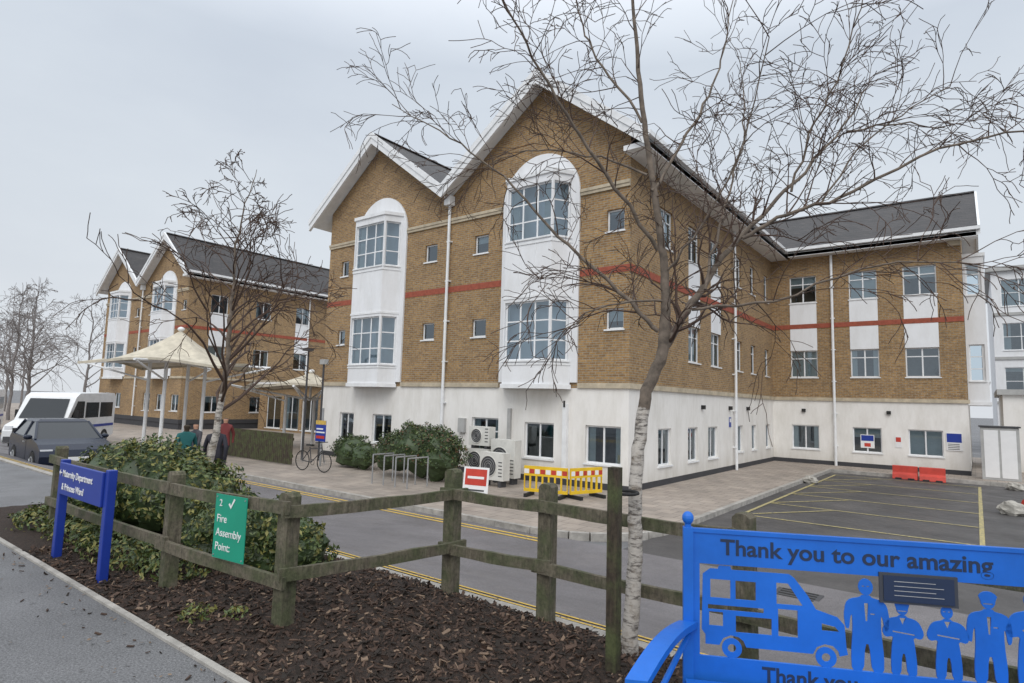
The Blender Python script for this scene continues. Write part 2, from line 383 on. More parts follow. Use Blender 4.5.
def block(name,X,Y,depth,ops_front,side_ops,base,side_panels=(),cxs=(-3.3,-11.35)):
    root=empty(name)
    w=MB()
    f=lambda z,x: (PLINTH if z<.3 else (base if z<3.1 else BRICK))
    wall(w,T(X,Y,0),-14.9,0,0,10.4,ops_front,f,(.3,3.1))
    for pts in ([(-7.4,10.4),(0,10.4),(0,10.88),(-3.2,13.38)],[(-14.9,10.4),(-7.4,10.4),(-11.6,13.38),(-14.9,10.88)]):
        w.add([(X+p[0],Y,p[1]) for p in pts],[tuple(range(4))],BRICK)
    wall(w,sideM(X,Y),0,depth,0,10.4,side_ops,f,(.3,3.1))
    w.quad((X-14.9,Y,0),(X-14.9,Y+depth,0),(X-14.9,Y+depth,10.4),(X-14.9,Y,10.4),BRICK)
    w.quad((X,Y+depth,0),(X-14.9,Y+depth,0),(X-14.9,Y+depth,10.4),(X,Y+depth,10.4),BRICK)
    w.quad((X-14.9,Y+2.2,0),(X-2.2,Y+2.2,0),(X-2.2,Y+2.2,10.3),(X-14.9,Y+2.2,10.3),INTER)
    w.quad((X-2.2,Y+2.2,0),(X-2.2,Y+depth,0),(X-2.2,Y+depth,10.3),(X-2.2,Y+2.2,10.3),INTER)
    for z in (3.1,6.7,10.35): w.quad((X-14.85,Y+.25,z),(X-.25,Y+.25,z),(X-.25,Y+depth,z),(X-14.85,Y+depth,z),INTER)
    w.build('walls_and_windows',root)
    t=MB()
    segs=[(-14.9,cxs[1]-1.57),(cxs[1]+1.57,cxs[0]-1.57),(cxs[0]+1.57,0.0)]
    for a,b_ in segs:
        e=.07 if b_==0 else 0
        t.box(X+a,X+b_+e,Y-.07,Y-.002,3.1,3.26,CREAM)
        t.box(X+a,X+b_,Y-.012,Y-.002,6.6,6.82,REDB)
        t.box(X+a,X+b_,Y-.06,Y-.002,9.22,9.32,CREAM); t.box(X+a,X+b_,Y-.09,Y-.002,9.32,9.42,CREAM)
    t.box(X+.002,X+.07,Y,Y+depth,3.1,3.26,CREAM)
    t.box(X+.002,X+.030,Y-.012,Y+depth,6.6,6.82,REDB)
    for a,b_ in side_panels: t.box(X+.002,X+.018,Y+a,Y+b_,5.52,7.88,PANEL)
    t.build('stone_trim',root)
    by=MB(); bay(by,X+cxs[0],Y); bay(by,X+cxs[1],Y); by.build('oriel_bays',root)
    r=MB()
    pr=[(X+.8,10.5),(X-3.2,13.62),(X-7.4,10.5),(X-11.6,13.62),(X-15.7,10.5)]
    roofslab(r,pr,'y',Y-.55,Y+depth+.5)
    barge(r,pr,'y',Y-.66,Y-.552)
    barge(r,pr,'y',Y-.70,Y-.662,.16,.08)
    r.box(X+.0,X+.8,Y-.5,Y+depth,10.12,10.28,PVC)
    r.box(X+.803,X+.93,Y-.66,Y+depth,10.36,10.50,PVC)
    r.box(X+.76,X+.80,Y-.5,Y+depth,10.10,10.34,PVC)
    r.prism([(X-3.3,13.64),(X-3.2,13.72),(X-3.1,13.64)],'y',Y-.5,Y+depth,SLATE)
    r.prism([(X-11.7,13.64),(X-11.6,13.72),(X-11.5,13.64)],'y',Y-.5,Y+depth,SLATE)
    r.build('roof',root)
    p=MB()
    p.tube((X-7.4,Y-.13,.3),(X-7.4,Y-.13,9.9),.055,PVC); p.box(X-7.55,X-7.25,Y-.3,Y-.03,9.9,10.25,PVC)
    for z in (1,2.5,4,5.5,7,8.5): p.box(X-7.49,X-7.31,Y-.15,Y,z,z+.05,PVC)
    p.tube((X+.13,Y+9.5,.1),(X+.13,Y+9.5,10.2),.055,PVC)
    for z in (1,2.5,4,5.5,7,8.5): p.box(X,X+.15,Y+9.42,Y+9.58,z,z+.05,PVC)
    p.build('downpipes',root)
    return root
sm=dict(cols=1,rows=1)
ops=[]
for a,b_ in ((-.8,-.2),(-6.2,-5.55),(-8.75,-8.1),(-14.0,-13.5)):
    ops.append((a,b_,7.9,8.58,sm)); ops.append((a,b_,4.88,5.52,sm))
for a,b_,k in ((-1.45,-.25,dict(cols=2,rows=1)),(-3.75,-2.6,dict(cols=2,rows=1)),(-11.4,-10.25,dict(cols=2,rows=1)),(-13.55,-12.6,dict(cols=2,rows=1))):
    ops.append((a,b_,.85,1.98,k))
ops.append((-6.05,-4.85,.75,2.05,dict(cols=2,rows=2,blind=0,split=.65)))
so=[]
for a,b_ in ((2.1,3.2),(4.6,5.7),(6.9,8.0)): so.append((a,b_,7.88,9.2,dict(cols=2,rows=2,split=.7)))
for a,b_ in ((10.1,10.8),(12.1,12.8),(14.4,15.1)):
    so.append((a,b_,7.88,9.2,dict(cols=1,rows=2,split=.7))); so.append((a,b_,4.22,5.52,dict(cols=1,rows=2,split=.7))); so.append((a,b_,.8,1.9,dict(cols=1,rows=1)))
for a,b_ in ((4.6,5.7),(6.9,8.0)): so.append((a,b_,4.22,5.52,dict(cols=2,rows=2,split=.7)))
for a,b_ in ((2.05,3.1),(4.55,5.5),(6.55,7.6)): so.append((a,b_,.72,1.9,dict(cols=2,rows=1)))
A=block('brick_hospital_building',0,0,24.8,ops,so,WHITE,((4.6,5.7),(6.9,8.0)))
w=MB(); wo=[]
for a,b_ in ((.85,2.05),(3.45,4.6),(5.6,6.85)):
    wo+= [(a,b_,7.88,9.2,dict(cols=2,rows=2,split=.7)),(a,b_,4.22,5.52,dict(cols=2,rows=2,split=.7)),(a,b_,.8,1.92,dict(cols=2,rows=1))]
fW=lambda z,x: (PLINTH if z<.3 else (WHITE if z<3.1 else BRICK))
wall(w,T(0,15.8,0),.0,7.75,0,10.4,wo,fW,(.3,3.1))
wall(w,sideM(7.75,15.8),0,9,0,10.4,[(5.5,6.6,7.88,9.2,dict(cols=2,rows=2,split=.7)),(5.5,6.6,4.22,5.5,dict(cols=2,rows=2,split=.7))],fW,(.3,3.1))
w.add([(7.75,15.8,10.4),(7.75,24.8,10.4),(7.75,20.3,13.3)],[(0,1,2)],BRICK)
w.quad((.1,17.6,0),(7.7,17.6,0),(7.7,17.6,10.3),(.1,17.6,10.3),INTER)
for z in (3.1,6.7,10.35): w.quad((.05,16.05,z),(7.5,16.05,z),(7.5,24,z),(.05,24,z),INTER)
w.build('wing_walls',A)
t=MB()
t.box(.07,7.82,15.73,15.798,3.1,3.26,CREAM); t.box(.03,7.75,15.775,15.798,6.6,6.82,REDB)
for a,b_ in ((.85,2.05),(3.45,4.6),(5.6,6.85)): t.box(a,b_,15.785,15.798,5.52,7.88,PANEL)
t.tube((2.75,15.67,.1),(2.75,15.67,10.1),.06,PVC)
for z in (1,2.5,4,5.5,7,8.5): t.box(2.66,2.84,15.67,15.8,z,z+.05,PVC)
t.box(7.3,7.75,15.6,15.797,9.9,10.25,CREAM)
t.build('wing_trim',A)
r=MB(); pr=[(15.15,10.5),(20.3,13.5),(25.45,10.5)]
roofslab(r,pr,'x',-3.2,8.35); barge(r,pr,'x',8.352,8.44,.35)
r.box(.95,8.35,15.15,15.8,10.12,10.28,PVC); r.box(.95,8.44,15.03,15.147,10.36,10.5,PVC); r.box(.95,8.3,15.15,15.19,10.1,10.34,PVC)
r.prism([(20.2,13.51),(20.3,13.60),(20.4,13.51)],'x',-3.2,8.35,SLATE)
r.build('wing_roof',A)
e=MB()
wall(e,T(7.76,17.0,0),0,.75,3.2,9.6,[(.1,.65,7.9,9.3,dict(cols=1,rows=3,blind=0)),(.1,.65,4.1,5.7,dict(cols=1,rows=3,blind=0))],lambda z,x:PANEL)
wall(e,sideM(8.51,17.0),0,2.6,3.2,9.6,[(.1,2.5,7.9,9.3,dict(cols=4,rows=3,blind=0)),(.1,2.5,4.1,5.7,dict(cols=4,rows=3,blind=0))],lambda z,x:PANEL)
e.box(7.76,8.57,16.95,19.65,9.6,9.75,PVC); e.box(7.76,8.57,16.95,19.65,3.05,3.2,PVC)
e.build('wing_bay',A)
n=MB()
for y in (5.9,9.0,11.4): n.box(.002,.12,y-.08,y+.08,2.55,2.7,BLACK)
for x in (1.4,4.9): n.box(x-.08,x+.08,15.68,15.797,2.55,2.7,BLACK)
n.box(-2.2,-2.05,-.14,-.002,.5,2.6,PVC); n.box(-2.15,-2.1,-.18,-.145,2.5,2.7,BLACK)
n.box(-4.4,-4.28,-.1,-.002,.6,2.4,GREY); n.box(-6.6,-6.3,-.12,-.002,1.5,2.0,GREY)
n.build('wall_lights_and_ducts',A)
so=[]
for k in range(7):
    a=1.6+3.4*k
    for c,d in ((7.88,9.2),(4.22,5.52),(.8,1.95)): so.append((a,a+1.25,c,d,dict(cols=2,rows=1)))
Lb=block('brick_hospital_building',-35,2.8,25,list(ops),so,BRICK,tuple((1.6+3.4*k,2.85+3.4*k) for k in (0,2,4,6)))
Lb.location=(0,0,.5)
g=MB(); g.box(-49.85,-35.05,2.85,27.7,.0,.499,PLINTH); g.build('plinth',Lb).location=(0,0,-.5)

# ------------------------------------------------------------------ background buildings
b2=MB()
x0,y0=9.2,38
wo=[]
for fl in range(4):
    for i in range(8): wo.append((.5+i*2.2,2.5+i*2.2,1.0+fl*3.1,2.9+fl*3.1,dict(cols=2,rows=2)))
wall(b2,T(x0,y0,0),0,20,0,12.8,wo,lambda z,x:PANEL)
b2.quad((x0,y0,0),(x0,y0+15,0),(x0,y0+15,12.8),(x0,y0,12.8),PANEL)
b2.box(x0,x0+20,y0+3,y0+3.1,0,12.7,INTER); b2.box(x0-.3,x0+20.3,y0-.3,y0+15,12.8,13.1,GREY)
for fl in range(1,4): b2.box(x0,x0+20,y0-.08,y0-.002,fl*3.1+.35,fl*3.1+.55,GREY)
b2.box(x0+3,x0+12,y0+2,y0+9,13.1,14.8,GREY)
b2.build('white_clinic_building')

# ------------------------------------------------------------------ trees
def curve_tree(name,splines,mats,res=1):
    c=bpy.data.curves.new(name,'CURVE'); c.dimensions='3D'; c.bevel_depth=1.0; c.bevel_resolution=res; c.use_fill_caps=True
    for m in mats: c.materials.append(m)
    for pts,mi in splines:
        s=c.splines.new('POLY'); s.points.add(len(pts)-1)
        for i,(p,r) in enumerate(pts):
            s.points[i].co=(p[0],p[1],p[2],1); s.points[i].radius=r
        s.material_index=mi
        s.use_smooth=True
    o=bpy.data.objects.new(name,c); COL.objects.link(o); return o
def rv(): return Vector((random.gauss(0,1),random.gauss(0,1),random.gauss(0,1)))
def smooth_path(ctrl,seg=6,jit=.01):
    out=[]
    n=len(ctrl)
    for i in range(n-1):
        p0=ctrl[max(0,i-1)][0];p1=ctrl[i][0];p2=ctrl[i+1][0];p3=ctrl[min(n-1,i+2)][0]
        for j in range(seg):
            t=j/seg; q=.5*((2*p1)+(p2-p0)*t+(2*p0-5*p1+4*p2-p3)*t*t+(3*p1-p0-3*p2+p3)*t**3)
            out.append((q+rv()*jit,ctrl[i][1]*(1-t)+ctrl[i+1][1]*t))
    out.append(ctrl[-1]); return out
def twig(spl,p,d,L,r,lvl,minr,droop,maxl,nb,mat_for):
    n=5 if lvl<maxl else 4; pts=[(p,r)]; q=p.copy(); dd=d.normalized()
    for i in range(n):
        dd=(dd+rv()*.16+Vector((0,0,-droop*(i/n)))).normalized(); q=q+dd*(L/n)
        pts.append((q.copy(),max(minr,r*(1-(i+1)/n*.8))))
        if lvl<maxl and i>0:
            for k in range(nb):
                if random.random()<.8:
                    side=(dd+rv().normalized()*.75).normalized()
                    twig(spl,q.copy(),side,L*random.uniform(.4,.65),max(minr,r*.55),lvl+1,minr,droop,maxl,nb,mat_for)
    spl.append((pts,mat_for(r)))
rx=Vector((.7912,.6115,0)); fy=Vector((-.6115,.7912,0))
base=Vector((6.17,-12.3,1.0))
def LP(l,dslope,bend=0):
    out=[]
    x0,z0=l[0][0],l[0][1]
    for k,(x,z,r) in enumerate(l):
        dd=math.hypot(x-x0,z-z0)*dslope+bend*k
        out.append((base+rx*x+fy*dd+Vector((0,0,z)),r))
    return out
spl=[]
trunk=LP([(0,-.1,.066),(.0,.05,.056),(.03,.6,.049),(.035,1.1,.045),(.09,1.65,.042),(.21,2.0,.040),(.22,2.5,.030),(.15,3.05,.024),(.05,3.78,.018),(-.02,4.54,.011),(-.05,5.3,.004)],0)
tp=smooth_path(trunk,8,.003); spl.append((tp[:32],0)); spl.append((tp[31:],1))
limbs=[([(.19,1.96,.032),(.30,2.12,.028),(.48,2.39,.024),(.76,2.77,.019),(1.1,3.12,.015),(1.53,3.57,.011),(1.88,3.98,.008),(2.15,4.4,.004)],.25),
([(.76,2.77,.014),(1.02,2.92,.012),(1.32,3.01,.011),(1.88,3.29,.008),(2.3,3.35,.006),(2.7,3.3,.003)],-.3),
([(.19,2.1,.017),(-.08,2.39,.014),(-.5,2.81,.011),(-.92,3.29,.008),(-1.34,3.64,.006),(-1.83,3.95,.003)],.2),
([(.17,2.67,.014),(-.22,3.15,.012),(-.5,3.5,.009),(-.78,3.91,.007),(-.99,4.26,.005),(-1.15,4.7,.003)],-.25),
([(.13,3.1,.013),(.41,3.57,.010),(.62,3.98,.008),(.76,4.39,.005),(.85,4.9,.003)],.2),
([(.41,2.27,.011),(.9,2.32,.008),(1.46,2.53,.006),(1.9,2.5,.003)],-.35),
([(.21,2.32,.009),(-.2,2.25,.006),(-.5,2.05,.003)],-.4),
([(.06,3.6,.010),(-.22,4.05,.008),(-.36,4.39,.006),(-.45,4.9,.003)],.15),
([(.5,2.4,.011),(.66,2.9,.009),(.84,3.4,.007),(1.0,3.9,.005),(1.05,4.5,.003)],.35),
([(1.1,3.12,.009),(1.2,3.5,.007),(1.38,3.95,.005),(1.5,4.5,.003)],-.2),
([(1.3,3.02,.008),(1.6,3.45,.006),(1.95,3.75,.005),(2.35,4.0,.003)],.1),
([(1.5,3.55,.008),(1.95,3.7,.006),(2.4,3.75,.003)],.3),
([(.2,2.5,.009),(.42,2.8,.007),(.60,3.25,.005),(.66,3.8,.003)],-.5),
([(.1,3.2,.009),(-.3,3.45,.007),(-.75,3.55,.005),(-1.2,3.45,.003)],.5)]
for l,ds in limbs:
    ps=smooth_path(LP(l,ds),5,.008); spl.append((ps,1))
    n=len(ps)
    for i in range(3,n):
        for rep in range(2):
            if random.random()<(.72 if rep==0 else .35):
                tdir=(ps[min(n-1,i+1)][0]-ps[i-1][0]).normalized()
                d=(tdir*.8+rv().normalized()*.75+Vector((0,0,.12))).normalized()
                twig(spl,ps[i][0],d,random.uniform(.28,.62),max(.0035,ps[i][1]*.5),0,.0021,.18,2,1,lambda r:2)
for i in range(44,len(tp)):
    if random.random()<.6:
        d=(rv().normalized()+Vector((0,0,.5))).normalized(); twig(spl,tp[i][0],d,random.uniform(.3,.6),.004,0,.0021,.15,2,1,lambda r:2)
curve_tree('birch_tree',spl,[BIRCH,LIMB,TWIG],2)
def gen_tree(b0,h,r,mats,minr,nl=12,seed=1,lean=(0,0),maxl=2,nb=2,spread=.45,lo=.30):
    random.seed(seed); spl=[]
    n=9; ctrl=[]
    for i in range(n+1):
        t=i/n; ctrl.append((b0+Vector((lean[0]*t+random.gauss(0,.012)*h*t,lean[1]*t+random.gauss(0,.012)*h*t,h*t)),max(minr,r*(1-t)**.9)))
    tp=smooth_path(ctrl,4,.002*h); spl.append((tp[:14],0)); spl.append((tp[13:],1 if len(mats)>1 else 0))
    m=len(tp)
    for k in range(nl):
        i=int(m*(lo+(.95-lo)*k/nl)); t=i/m
        a=random.uniform(0,6.28); d=Vector((math.cos(a)*.8,math.sin(a)*.8,random.uniform(.5,1.0)))
        twig(spl,tp[i][0],d,h*spread*(1.05-t)*random.uniform(.8,1.15),max(minr,tp[i][1]*.55),0,minr,.14,maxl,nb,lambda r:len(mats)-1)
    return spl
b0=Vector((.5,-12.3,.98))
sp=gen_tree(b0,4.55,.055,[BIRCH,LIMB,TWIG],.0036,34,5,lean=(.2,.1),maxl=3,nb=1,spread=.47)
curve_tree('birch_tree',sp,[BIRCH,LIMB,TWIG],1)
sp=[]
for i,(x,y,h) in enumerate(((-52,-2.5,11),(-58,0,12.5),(-64,1.5,13.5),(-56,-6,10.5),(-74,2,13),(-70,8,14.5),(-85,6,14))):
    sp+=gen_tree(Vector((x,y,0)),h,.17,[FARTWIG],.013,17,20+i,maxl=3,nb=1,spread=.44,lo=.2)
curve_tree('distant_bare_trees',sp,[FARTWIG],0)
random.seed(11)

# ------------------------------------------------------------------ shrubs
def shrub(name,blobs,n,size,mats,core=True,wts=None):
    g=MB()
    if core:
        for c,rx_,ry_,rz_ in blobs: g.ball(c,rx_*.78,ry_*.78,rz_*.78,LEAFA,14,10,.4)
    vol=[b[1]*b[3] for b in blobs]
    for k in range(n):
        c,rx_,ry_,rz_=random.choices(blobs,vol)[0]
        d=rv().normalized()
        if d.z<-.3: d.z*=-1
        q=(.82+.45*noise.noise(Vector((d.x*2.3+c[0],d.y*2.3+c[1],d.z*2.3+c[2]))))+random.uniform(-.10,.14)
        p=Vector((c[0]+d.x*rx_*q,c[1]+d.y*ry_*q,max(c[2]-rz_+.02,c[2]+d.z*rz_*q)))
        nn=(d+rv()*.6).normalized(); a=nn.orthogonal().normalized(); a.rotate(Matrix.Rotation(random.uniform(0,6.28),3,nn)); b_=nn.cross(a)
        s=size*random.uniform(.6,1.3)
        m=random.choices(mats,wts)[0] if wts else random.choice(mats)
        g.add([p-a*s,p-b_*s*.45+nn*s*.12,p+a*s,p+b_*s*.45+nn*s*.12],[(0,1,2,3)],m)
    return g.build(name)
shrub('shrub',[((-6.3,-2.3,.95),1.25,.95,.95),((-5.3,-2.3,.85),.95,.8,.85),((-7.2,-2.4,.8),.8,.7,.75)],9500,.05,[LEAFA,LEAFB,LEAFD],wts=[5,2,1])
shrub('shrub',[((-10.0,-2.0,.65),.95,.6,.65),((-9.1,-2.1,.55),.7,.5,.5)],3500,.05,[LEAFA,LEAFB],wts=[3,2])
shrub('hedge',[((-.35,-12.95,1.35),.7,.6,.60),((.3,-12.75,1.40),.75,.6,.62),((.95,-12.6,1.3),.6,.5,.55),((-.9,-12.9,1.2),.5,.5,.45)],14000,.033,[LEAFA,LEAFB,LEAFC],wts=[3,4,3])
shrub('hedge',[((2.05,-12.85,1.2),.5,.45,.42),((2.55,-12.72,1.22),.5,.42,.43),((2.9,-12.62,1.14),.34,.34,.35)],8500,.028,[LEAFA,LEAFB,LEAFC],wts=[3,4,2])
shrub('ground_cover_plant',[((.3,-13.5,1.05),.9,.3,.22),((1.4,-13.55,1.05),.8,.3,.2),((2.2,-13.45,1.04),.5,.3,.2),((-.7,-13.6,1.05),.6,.3,.2)],5500,.028,[LEAFA,LEAFB,LEAFC],core=False,wts=[2,3,2])
shrub('weed_clump',[((3.6,-13.85,1.05),.12,.12,.08),((3.78,-13.65,1.05),.09,.09,.06)],220,.02,[LEAFB,LEAFC],core=False)
def bedh(x,y):
    e=min(1,max(0,(y+14.1)/.35))*min(1,max(0,(-12.0-y)/.5)); return (1.0 if y<-12.25 else 1-.2*(y+12.25))+.05*e*(noise.noise(Vector((x*1.3,y*1.3,0)))*.8+.35)+.012*noise.noise(Vector((x*9,y*9,3)))*e
g=MB(); X0,X1,Y0,Y1=-2.4,14,-14.08,-12.045
nx_,ny_=200,40
vs=[(X0+(X1-X0)*i/nx_,Y0+(Y1-Y0)*j/ny_,bedh(X0+(X1-X0)*i/nx_,Y0+(Y1-Y0)*j/ny_)+.004) for j in range(ny_+1) for i in range(nx_+1)]
g.add(vs,[(j*(nx_+1)+i,j*(nx_+1)+i+1,(j+1)*(nx_+1)+i+1,(j+1)*(nx_+1)+i) for j in range(ny_) for i in range(nx_)],MULCH)
CH=[plain('bark_chip_a',(.055,.032,.022),.85,var=.5,scale=20),plain('bark_chip_b',(.095,.058,.04),.85,var=.4,scale=20),plain('bark_chip_c',(.020,.014,.01),.85),plain('bark_chip_d',(.21,.145,.10),.85)]
for k in range(17000):
    x=random.uniform(.5,8.5); y=random.uniform(-14.08,-12.03)
    z=bedh(x,y)+random.uniform(.0,.02)
    if random.random()<.004: y=-14.15-abs(random.gauss(0,.2)); z=1.008
    p=Vector((x,y,z))
    nn=(Vector((0,0,1))+rv()*.5).normalized(); a=nn.orthogonal().normalized(); a.rotate(Matrix.Rotation(random.uniform(0,6.28),3,nn)); b_=nn.cross(a)
    l=random.uniform(.008,.026) if random.random()<.9 else random.uniform(.026,.045); w_=l*random.uniform(.2,.55); h=nn*.003
    g.add([p-a*l-b_*w_*.6+h,p+a*l*.8-b_*w_+h,p+a*l+b_*w_*.5+h,p-a*l*.7+b_*w_+h,p-a*l-b_*w_*.6-h,p+a*l*.8-b_*w_-h,p+a*l+b_*w_*.5-h,p-a*l*.7+b_*w_-h],
          [(0,1,2,3),(0,4,5,1),(1,5,6,2),(2,6,7,3),(3,7,4,0)],random.choices(CH,[4,3,4,1])[0])
g.build('bark_mulch_bed')

# ------------------------------------------------------------------ post and rail fence
g=MB()
posts=[(-.13,-13.66,.97),(2.71,-13.66,.95),(4.13,-13.5,.92),(4.46,-12.16,1.02),(5.38,-12.10,.99),(6.85,-12.10,.96),(8.6,-12.10,.95),(10.4,-12.10,.97),(12.2,-12.10,.97)]
for i,(x,y,h) in enumerate(posts):
    a=random.uniform(-.12,.12); s=.054
    g.M=T(x,y,0)@RZ(a)@Matrix.Rotation(random.uniform(-.012,.012),4,'Y')
    g.prism([(-s,-s),(s,-s),(s,s),(-s,s)],'z',.8,1+h-.025,WOOD)
    g.prism([(-s,1+h-.025),(s,1+h-.025),(s*.55,1+h),(-s*.55,1+h)],'y',-s*.98,s*.98,WOOD)
g.M=Matrix.Identity(4)
def rail(p,q,z0,z1,off=-.085):
    a=Vector((p[0],p[1],0));b_=Vector((q[0],q[1],0)); d=(b_-a).normalized(); n=Vector((d.y,-d.x,0))
    if n.y>0: n=-n
    a=a+n*-off-d*.08; b_=b_+n*-off+d*.08; t=n*.018; hh=Vector((0,0,.042)); K=6; prev=None
    for k in range(K+1):
        c=a.lerp(b_,k/K)+Vector((0,0,z0+(z1-z0)*k/K-.012*math.sin(math.pi*k/K)+random.uniform(-.003,.003))); h2=hh*random.uniform(.94,1.06)
        cur=[c-t-h2,c+t-h2,c+t+h2,c-t+h2]
        if prev: g.add(prev+cur,[(0,1,5,4),(1,2,6,5),(2,3,7,6),(3,0,4,7)],WOOD)
        if k in (0,K): g.add(cur,[(0,1,2,3)],WOOD)
        prev=cur
for i in range(len(posts)-1):
    o=-.073 if i%2==0 else -.077
    rail(posts[i],posts[i+1],1+.83+(.0 if i!=2 else -.03),1.83,o); rail(posts[i],posts[i+1],1.38,1.40 if i!=1 else 1.33,o)
g.build('wooden_fence')
g=MB(); g.prism([(6.185,-12.655),(6.255,-12.655),(6.255,-12.585),(6.185,-12.585)],'z',.85,2.22,DWOOD)
g.ring((6.2,-12.46,2.05),(0,0,1),.09,.012,BLACK,12,5)
g.build('tree_stake',bevel=.005)

# ------------------------------------------------------------------ signs
root=empty('hospital_direction_sign'); g=MB()
for x in (1.0,2.15):
    g.box(x-.035,x+.035,-13.98,-13.91,.85,1.93,NAVY)
g.box(1.035,2.115,-14.0,-13.975,1.62,1.91,NAVY)
g.build('panel_and_posts',root,bevel=.006)
text('Maternity Department',T(0,0,0),(1.15,-14.003,1.79),.085,SWHITE,root,'line_1',sx=.97,bold=.001)
text('& Princess Ward',T(0,0,0),(1.15,-14.003,1.67),.085,SWHITE,root,'line_2',sx=.97,bold=.001)
shape([[(0,.02),(.03,.05),(.025,.025),(.07,.025),(.07,.015),(.025,.015),(.03,-.01)]],T(0,0,0),(1.06,-14.004,1.8),SWHITE,root,'arrow',.001)
root=empty('fire_assembly_point_sign'); g=MB()
sd=Vector((1.42,.16,0)).normalized(); ang=math.atan2(sd.y,sd.x)
SM=T(3.46,-13.69,1.40)@RZ(ang)
g.M=SM; g.box(0,.37,-.006,.0,0,.46,GREEN)
for xx in (.02,.35):
    for zz in (.02,.44): g.tube((xx,-.006,zz),(xx,-.010,zz),.006,STEEL)
g.build('panel',root)
text('2',SM,(.05,-.008,.375),.07,SWHITE,root,'number')
shape([[(0,.03),(.012,.04),(.028,.02),(.06,.075),(.075,.07),(.03,0)]],SM,(.16,-.008,.365),SWHITE,root,'tick',.001)
text('Fire\nAssembly\nPoint:',SM,(.03,-.008,.26),.08,SWHITE,root,'words',sp=1.25,sx=.97)
g=MB(); g.tube((-10.9,-2.7,.1),(-10.9,-2.7,2.2),.04,STEEL); g.box(-11.2,-10.6,-2.76,-2.745,1.0,1.75,NAVY); g.box(-11.2,-10.6,-2.765,-2.762,1.6,1.75,YEL); g.box(-11.15,-10.65,-2.765,-2.762,1.1,1.2,RPL); g.box(-11.15,-10.65,-2.765,-2.762,1.3,1.35,SWHITE); g.box(-11.15,-10.75,-2.765,-2.762,1.42,1.47,SWHITE)
g.build('wayfinding_sign')
g=MB(); g.box(.003,.02,8.95,9.2,1.85,2.25,NAVY); g.box(.022,.024,8.98,9.17,2.05,2.2,SWHITE); g.build('blue_wall_sign')
g=MB(); g.box(6.95,7.5,15.76,15.79,1.1,1.85,SWHITE); g.box(6.97,7.48,15.755,15.759,1.45,1.82,NAVY); 
for i in range(4): g.box(7.0,7.4,15.755,15.759,1.15+.07*i,1.175+.07*i,DGREY)
g.build('wall_notice_board')
g=MB(); g.box(3.75,4.3,15.86,15.868,1.0,1.6,SWHITE); g.box(3.78,4.27,15.855,15.859,1.32,1.57,NAVY); g.box(3.9,4.15,15.855,15.859,1.06,1.22,RPL); g.build('window_poster')
g=MB(); g.box(5.1,5.35,15.78,15.795,1.1,1.6,SWHITE); g.box(5.13,5.32,15.775,15.779,1.35,1.55,RPL); g.build('wall_safety_notice')

# ------------------------------------------------------------------ bench
BM=Matrix(((.890,-.4555,0,6.94),(.4555,.890,0,-13.28),(0,0,1,1.0),(0,0,0,1)))
root=empty('blue_metal_bench'); g=MB(); g.M=BM
Wd=1.85
for x,sg in ((0,-1),(Wd,1)):
    fx=x+sg*.22
    g.box(x-.022,x+.022,-.02,.02,0,1.06,BLUE); g.ball((x,0,1.10),.026,.026,.03,BLUE); g.tube((x,0,1.055),(x,0,1.08),.014,BLUE)
    g.box(fx-.022,fx+.022,-.54,-.50,0,.60,BLUE)
    prev=None
    for k in range(11):
        t=k/10; y=-.02-.58*t; xx=x+sg*.24*t; z=.655+.03*math.sin(math.pi*t)-.03*t*t
        cur=[(xx-.04,y,z),(xx+.04,y,z),(xx+.04,y,z-.028),(xx-.04,y,z-.028)]
        if prev: g.add(prev+cur,[(0,1,5,4),(1,2,6,5),(2,3,7,6),(3,0,4,7)],BLUE)
        if k in (0,10): g.add(cur,[(0,1,2,3)],BLUE)
        prev=cur
    g.tube((x,-.02,.38),(fx,-.52,.38),.018,BLUE,6); g.tube((fx,-.52,.42),(x,-.02,.60),.012,BLUE,6)
for i in range(7): 
    y=-.54+i*.075; g.box(-.10*(1-i/7)+.0,Wd+.10*(1-i/7),y,y+.055,.405,.417,BLUE)
g.box(-.12,Wd+.12,-.56,-.545,.36,.42,BLUE)
g.box(.022,Wd-.022,-.006,.006,.905,1.04,BLUE)
g.box(.022,Wd-.022,-.012,.012,1.04,1.058,BLUE)
g.box(.022,Wd-.022,-.006,.006,.40,.51,BLUE)
g.box(.022,.05,-.006,.006,.51,.905,BLUE); g.box(Wd-.05,Wd-.022,-.006,.006,.51,.905,BLUE)
g.box(.785,1.085,-.014,-.0065,.80,.925,PLAQ); g.box(.80,1.07,-.018,-.0145,.81,.915,DARKTXT)
for i in range(4): g.box(.84,1.03-.03*(i%2),-.0195,-.0185,.834+i*.019,.8365+i*.019,GREY)
g.build('frame',root,bevel=.003)
text('Thank you to our amazing',BM,(.14,-.0065,.95),.096,DARKTXT,root,'thanks_lettering',bold=.0018,sx=1.06)
text('Thank you',BM,(.31,-.0065,.425),.09,DARKTXT,root,'lower_lettering',bold=.0018)
amb=[(.07,.56),(.07,.60),(.055,.62),(.06,.86),(.09,.885),(.12,.885),(.125,.90),(.17,.90),(.175,.885),(.40,.885),(.42,.87),(.47,.80),(.50,.745),(.58,.72),(.605,.69),(.61,.60),(.615,.57),(.585,.56),(.58,.58),(.56,.60),(.53,.605),(.50,.59),(.485,.56),(.23,.56),(.22,.585),(.20,.60),(.17,.605),(.14,.59),(.125,.56)]
def rc(x0,y0,x1,y1): return [(x0,y0),(x1,y0),(x1,y1),(x0,y1)]
